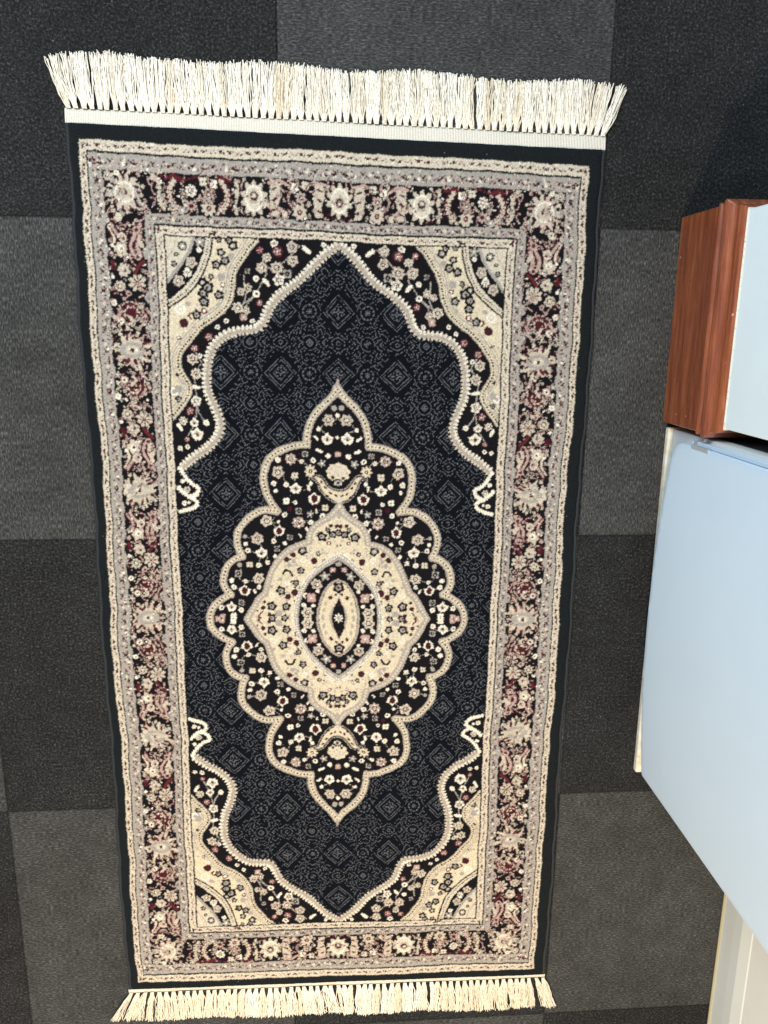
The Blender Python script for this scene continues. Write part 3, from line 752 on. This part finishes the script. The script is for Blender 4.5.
# woven cream headers at both ends
k = N('cotton_header', 0.85, 0.2)
P = k.coord()
w1 = k.n('ShaderNodeTexWave'); w1.bands_direction = 'X'; w1.inputs['Scale'].default_value = 130; w1.inputs['Distortion'].default_value = .6
k.l(P, w1.inputs['Vector'])
nn = k.noise(P, 500, 3)
k.col(k.mix(1, k.ramp(w1.outputs[0], [(0, (.72, .66, .56)), (.5, (.87, .83, .73))]), k.ramp(nn, [(.3, (.85, .85, .85)), (.7, (1.05, 1.05, 1.05))]), 'MULTIPLY'))
k.bump(w1.outputs[0], .7, .0012)
M_head = k.m
def header(v0, v1):
    na, nb = 400, 8
    a = np.linspace(-404.5, 404.5, na); b = np.linspace(0, 1, nb)
    A, B = np.meshgrid(a, b)
    Vh = v0 + (v1 - v0) * B + .8 * np.sin(A * .03) * B + .5 * np.sin(A * .11 + 1) * (1 - B)
    Zh = 4.6 - 2.4 * B + .35 * np.sin(A * .09) + np.where(B > .99, -2.0, 0)
    top = F(A, Vh, Zh).reshape(-1, 3)
    ix_ = np.arange(na * nb).reshape(nb, na)
    if v1 > v0: q = np.stack([ix_[:-1, :-1], ix_[1:, :-1], ix_[1:, 1:], ix_[:-1, 1:]], -1).reshape(-1, 4)
    else: q = np.stack([ix_[1:, :-1], ix_[:-1, :-1], ix_[:-1, 1:], ix_[1:, 1:]], -1).reshape(-1, 4)
    return link('fringe_header', from_grid('fringe_header', top, q), M_head, RUG, smooth=True)
header(-757.2, -778.5); header(757.2, 768)

# tassels -------------------------------------------------------------------------
k = N('cotton_fringe', 0.8, 0.2)
oi = k.n('ShaderNodeObjectInfo')
P = k.coord()
na_ = k.noise(P, 260, 3)
base_ = k.ramp(oi.outputs['Random'], [(0, (.90, .87, .80)), (.4, (.87, .81, .71)), (.65, (.91, .88, .81)), (1, (.80, .71, .57))])
k.col(k.mix(1, base_, k.ramp(na_, [(.3, (.8, .78, .74)), (.62, (1.05, 1.05, 1.05))]), 'MULTIPLY'))
M_tas = k.m
rt = random.Random(21)
def tassel_geo(u0, v0, d, length, lean, V_, F_):
    """d = -1 far end, +1 near end; strands fan out from a knot"""
    ns = 22
    bund = [(rt.gauss(0, 2.0), rt.gauss(0, 2.2), rt.uniform(.95, 1.02)) for _ in range(4)]
    for s in range(ns + 1):
        knot = s == ns
        f = (s + .5) / ns - .5
        bun = bund[s % 4]
        sp = f * 9.5 + bun[0] + rt.gauss(0, .8)
        L = length * rt.uniform(.95, 1.03) * bun[2] if not knot else 7
        ln = lean + rt.gauss(0, .05)
        cur = bun[1] + rt.gauss(0, .6) if not knot else 0
        zt = rt.uniform(.6, 6.0)
        seg = 8
        r0 = .97 if not knot else 3.5
        b = len(V_)
        stray = rt.random() < .06
        for i in range(seg + 1):
            t = i / seg
            w = math.sin(max(0, min(1, t * 6.0 - .5)) * math.pi / 2)
            u = u0 + (f * 5.0 * (1 - w) + sp * w) + ln * L * t + cur * math.sin(t * 3.9 + bun[0]) * min(1, t * 3) + .5 * math.sin(t * 17 + s) + (rt.uniform(-6, 6) * t * t if stray else 0) + rt.gauss(0, .25)
            v = v0 + d * (L * t)
            z = 2.6 * (1 - t) + zt * math.sin(min(1, t * 1.6) * 1.57) * (1 - .35 * t) + .8
            if knot:
                u = u0 + ln * L * t; z = 2.8
                rr = r0 * (0.35 + math.sin(math.pi * t)) * .78
            else: rr = r0 * (1 - .12 * t)
            m = 4 if not knot else 6
            for a in range(m):
                an = 2 * math.pi * a / m + .4
                V_.append((u + rr * math.cos(an), v, max(.4, z + rr * math.sin(an))))
        for i in range(seg):
            for a in range(m):
                F_.append((b + i * m + a, b + i * m + (a + 1) % m, b + (i + 1) * m + (a + 1) % m, b + (i + 1) * m + a))
def tassel_obj(name, V_, F_):
    A = np.array(V_)
    return link(name, from_grid(name, F(A[:, 0], A[:, 1], A[:, 2]), np.array(F_)), M_tas, RUG, smooth=True)
NT = 72
leanv = 0
for i in range(NT):
    u0 = -399 + 798 * i / (NT - 1) + rt.gauss(0, .6)
    V_, F_ = [], []
    leanv = leanv * .75 + rt.gauss(0, .03)
    ln = leanv
    if u0 < -350: ln += -.34 * ((-350 - u0) / 50) ** 1.5
    if u0 > 355: ln += .42 * ((u0 - 355) / 45) ** 1.5
    tassel_geo(u0, -777.5, -1, 73 + 3 * math.sin(i * .3) - abs(ln) * 12, ln, V_, F_)
    tassel_obj('tassel', V_, F_)
NB = 62
restV, restF = [], []
for i in range(NB):
    u0 = -400 + 800 * i / (NB - 1) + rt.gauss(0, .7)
    leanv = leanv * .7 + rt.gauss(0, .05)
    ln = leanv
    if u0 < -350: ln += -.45 * ((-350 - u0) / 50) ** 1.2
    if u0 > 350: ln += .5 * ((u0 - 350) / 50) ** 1.3
    own = 17 <= i < 45
    V_, F_ = ([], []) if own else (restV, restF)
    tassel_geo(u0, 766.5, 1, 64 + 10 * i / NB + 2.5 * math.sin(i * .4), ln, V_, F_)
    if own: tassel_obj('tassel', V_, F_)
tag(tassel_obj('fringe_tassels', restV, restF), kind='stuff')

# ------------------------------------------------------------------ pier with mahogany skirting
def paint(name, col, rough, var=.04, bump=.15):
    k = N(name, rough, .5)
    P = k.coord()
    n1 = k.noise(P, 7, 4); n2 = k.noise(P, 160, 3)
    k.col(k.mix(1, col, k.ramp(n1, [(.3, (1 - var,) * 3), (.7, (1 + var * .3,) * 3)]), 'MULTIPLY'))
    k.bump(n2, bump, .0008)
    return k.m
M_white = paint('white_wall_paint', (.78, .90, .96), .5)
M_cream = paint('cream_wall_paint', (.88, .87, .81), .6)
k = N('mahogany', .32, .5)
P = k.coord((9, .55, 6)); P2 = k.coord()
g1 = k.noise(P, 12, 6, .7); g2 = k.noise(k.coord((60, 2.2, 60)), 10, 4, .7); g3 = k.noise(P2, 30, 3)
c = k.ramp(g1, [(.25, (.12, .026, .012)), (.45, (.21, .053, .021)), (.6, (.31, .090, .034)), (.8, (.42, .15, .062))])
c = k.mix(1, c, k.ramp(g2, [(.32, (.74, .71, .68)), (.62, (1.12, 1.11, 1.09))]), 'MULTIPLY')
vo = k.n('ShaderNodeTexVoronoi'); vo.inputs['Scale'].default_value = 34; k.l(P2, vo.inputs['Vector'])
c = k.mix(k.math('MULTIPLY', k.math('LESS_THAN', vo.outputs['Distance'], .06), .55), c, (.6, .5, .42))
k.col(c); k.bump(g2, .25, .0008)
k.l(k.ramp(g3, [(.3, (.22,) * 3), (.7, (.45,) * 3)]), k.b.inputs['Roughness'])
k.b.inputs['Coat Weight'].default_value = .6; k.b.inputs['Coat Roughness'].default_value = .18
M_wood = k.m

def sweep(path_fn, prof, corners):
    """extrude a skirting profile round corner points; path_fn(corner index, offset) -> x,y"""
    V_, F_ = [], []
    m = len(prof)
    for ci in range(corners):
        for z, d in prof:
            x, y = path_fn(ci, d)
            V_.append((x, y, z))
    for ci in range(corners - 1):
        for j in range(m - 1):
            F_.append((ci * m + j, ci * m + j + 1, (ci + 1) * m + j + 1, (ci + 1) * m + j))
    return V_, F_
WX, WY0, WY1 = .5735, -.142, .158
PIER = empty('wall_pier', (WX + .15, (WY0 + WY1) / 2, 0))
tag(PIER, 'white painted wall pier with a dark red wooden skirting board standing right of the rug', 'pillar')
bm = bmesh.new(); bm_box(bm, WX, 1.1, WY0, WY1, .001, 2.4, .004, 3)
bm_obj('wall', bm, M_white, PIER)
prof = [(.001, 0), (.001, .0105), (.003, .0115), (.124, .0115), (.127, .0140), (.130, .0148), (.133, .0135), (.136, .0095), (.139, .0090), (.142, .0115), (.146, .0155), (.151, .0170), (.156, .0160), (.161, .0120), (.164, .0085), (.168, .0075), (.174, .0070), (.177, .0055), (.179, .0062), (.182, .005), (.184, .003), (.1845, 0)]
def pf(ci, d):
    return [(1.1, WY1 + d), (WX - d, WY1 + d), (WX - d, WY0 - d), (1.1, WY0 - d)][ci]
V_, F_ = sweep(pf, prof, 4)
me = from_arrays('skirting_board', V_, F_)
o = link('skirting_board', me, M_wood, PIER)
tag(o, 'dark red wooden skirting board with rounded moulding')
bv = o.modifiers.new('b', 'BEVEL'); bv.width = .0022; bv.segments = 3; bv.angle_limit = R(60)
# bead of old paint along the top of the skirting
bm = bmesh.new(); bm_box(bm, WX - .0016, WX + .01, WY0 - .0016, WY1 + .0016, .1842, .1868, .001, 1)
k = N('old_filler', .8, .2); k.col(k.ramp(k.noise(k.coord((1, 3, 1)), 120, 3), [(.3, (.45, .34, .25)), (.45, (.70, .64, .54))])); M_fill = k.m
bm_obj('filler_line', bm, M_fill, PIER)

# ------------------------------------------------------------------ pale appliance with bowed front
AY0, AY1 = -.800, -.166
APP = empty('cabinet', (.85, (AY0 + AY1) / 2, 0))
tag(APP, 'pale blue white metal cabinet with a smooth bowed door standing beside the wall pier', 'cabinet')
k = N('white_enamel', .34, .5)
P = k.coord(); k.col(k.mix(1, (.68, .82, .95), k.ramp(k.noise(P, 5, 3), [(.3, (.96,) * 3), (.7, (1, 1, 1))]), 'MULTIPLY'))
k.bump(k.noise(P, 9, 2), .06, .002); rr_ = k.noise(P, 11, 5, .7); k.l(k.ramp(rr_, [(.35, (.32,) * 3), (.65, (.38,) * 3)]), k.b.inputs['Roughness']); M_en = k.m
k = N('side_steel', .28, .5); k.col((.30, .32, .34)); k.b.inputs['Metallic'].default_value = .55; M_side = k.m
bm = bmesh.new(); bm_box(bm, .578, 1.15, AY0 + .004, AY1, .030, .86, .006, 3)
bm_obj('body', bm, M_side, APP)
# bowed door with rounded corners, flanged edge
DY0, DY1, DZ0, DZ1 = -.783, -.176, .052, .84
def door_mesh():
    outl = []
    def arc(cy, cz, r, a0, a1, n=8):
        for i in range(n + 1):
            a = a0 + (a1 - a0) * i / n
            outl.append((cy + r * math.cos(a), cz + r * math.sin(a)))
    r1, r2 = .034, .004
    arc(DY1 - r1, DZ0 + r1, r1, -math.pi / 2, 0)
    arc(DY1 - r1, DZ1 - r1, r1, 0, math.pi / 2)
    arc(DY0 + r2, DZ1 - r2, r2, math.pi / 2, math.pi)
    arc(DY0 + r2, DZ0 + r2, r2, math.pi, 1.5 * math.pi)
    # densify horizontal runs so that the bow shows
    P = []
    for a, b in zip(outl, outl[1:] + outl[:1]):
        n = max(1, int(math.hypot(b[0] - a[0], b[1] - a[1]) / .03))
        for i in range(n): P.append((a[0] + (b[0] - a[0]) * i / n, a[1] + (b[1] - a[1]) * i / n))
    cy, cz = (DY0 + DY1) / 2, (DZ0 + DZ1) / 2
    def bow(y): return .0165 * max(0, 1 - ((y - cy) / ((DY1 - DY0) / 2)) ** 2)
    def shr(p, s): return (p[0] + (s if p[0] < cy else -s) * min(1, abs(p[0] - cy) / .05), p[1] + (s if p[1] < cz else -s) * min(1, abs(p[1] - cz) / .05))
    XF = .5615
    V_, F_ = [], []
    rings = [(.5775, 0), (XF + .0035, 0), (XF + .0008, .0012), (XF, .0035), (XF, .012)]
    for x, s in rings:
        for p in P:
            q = shr(p, s); V_.append((x - bow(q[0]), q[0], q[1]))
    n = len(P)
    for r_ in range(len(rings) - 1):
        for i in range(n):
            F_.append((r_ * n + i, r_ * n + (i + 1) % n, (r_ + 1) * n + (i + 1) % n, (r_ + 1) * n + i))
    # fill of the front: vertical strips
    b = len(V_); ny = 40
    y0, y1, z0, z1 = DY0 + .012, DY1 - .012, DZ0 + .012, DZ1 - .012
    nz = 4
    inner = list(range((len(rings) - 1) * n, len(rings) * n))
    F_.append(tuple(inner))
    return V_, F_
V_, F_ = door_mesh()
bm = bmesh.new()
vs = [bm.verts.new(v) for v in V_]
for f in F_: bm.faces.new([vs[i] for i in f])
ng = [f for f in bm.faces if len(f.verts) > 4]
bm.normal_update()
bmesh.ops.triangulate(bm, faces=ng)
# cut the flat fan into vertical strips that follow the bow
cyd = (DY0 + DY1) / 2
for i in range(1, 40):
    y = DY0 + (DY1 - DY0) * i / 40
    bmesh.ops.bisect_plane(bm, geom=bm.verts[:] + bm.edges[:] + bm.faces[:], plane_co=(0, y, 0), plane_no=(0, 1, 0))
for v in bm.verts:
    if DZ0 + .013 < v.co.z < DZ1 - .013 or v.co.x < .5616:
        pass
for v in bm.verts:
    # re-seat the front skin on the bow
    t = max(0, 1 - ((v.co.y - cyd) / ((DY1 - DY0) / 2)) ** 2)
    want = .5615 - .0165 * t
    if abs(v.co.x - want) < .02 and v.co.x < .5616 and DZ0 + .0119 < v.co.z < DZ1 - .0119: v.co.x = want
d = bm_obj('door', bm, M_en, APP)
for p in d.data.polygons: p.use_smooth = True
es = d.modifiers.new('s', 'EDGE_SPLIT'); es.split_angle = R(35)
# shallow step pressed down the hinge side
bm = bmesh.new(); bm_box(bm, .5665, .578, -.1752, -.1690, .122, .84, .0015, 2)
bm_obj('door_edge_trim', bm, M_en, APP)
k = N('hinge_grey', .4, .5); k.col((.42, .44, .46)); M_h = k.m
bm = bmesh.new(); bm_box(bm, .5600, .580, -.1800, -.1675, .117, .1205, .0008, 1); bm_box(bm, .5598, .564, -.1805, -.1740, .117, .172, .001, 1)
bm_obj('hinge', bm, M_h, APP)
# grubby cream kick plate under the door
k = N('grubby_cream', .7, .3)
P = k.coord(); n1 = k.noise(P, 45, 5, .7)
k.col(k.ramp(n1, [(.28, (.36, .27, .15)), (.42, (.62, .56, .43)), (.6, (.74, .72, .64))]))
k.bump(k.noise(P, 90, 4), .5, .002)
bm = bmesh.new(); bm_box(bm, .5685, .62, AY0 - .003, AY1 + .004, .001, .014, .004, 3)
bm_obj('kick_plate', bm, k.m, APP)
k = N('front_frame', .5, .4); k.col((.66, .68, .68))
bm = bmesh.new(); bm_box(bm, .577, .60, AY0 + .012, AY1 + .002, .015, .85, .003, 2)
bm_obj('front_frame', bm, k.m, APP)

# ------------------------------------------------------------------ cream wall behind
WALL = empty('wall', (.80, -1.6, 0))
tag(WALL, 'cream painted wall with a pale skirting board behind the cabinet, lower right corner', 'wall')
bm = bmesh.new(); bm_box(bm, .789, .95, -3.0, -.85, .001, 2.4)
bm_obj('wall_face', bm, M_cream, WALL)
M_sk = paint('pale_skirting_paint', (.72, .74, .70), .4, .06)
prof = [(.001, 0), (.001, .008), (.045, .008), (.068, .0072), (.071, .0065), (.092, .0015), (.094, 0)]
V_, F_ = sweep(lambda ci, d: ((.789 - d, -.85), (.789 - d, -3.0))[ci], prof, 2)
link('skirting_board', from_arrays('skirting_board', V_, F_), M_sk, WALL)
k = N('yellowed_sealant', .6, .3); k.col((.42, .37, .22))
bm = bmesh.new(); bm_box(bm, .7775, .790, -3.0, -.85, .001, .005, .001, 1)
bm_obj('sealant_line', bm, k.m, WALL)
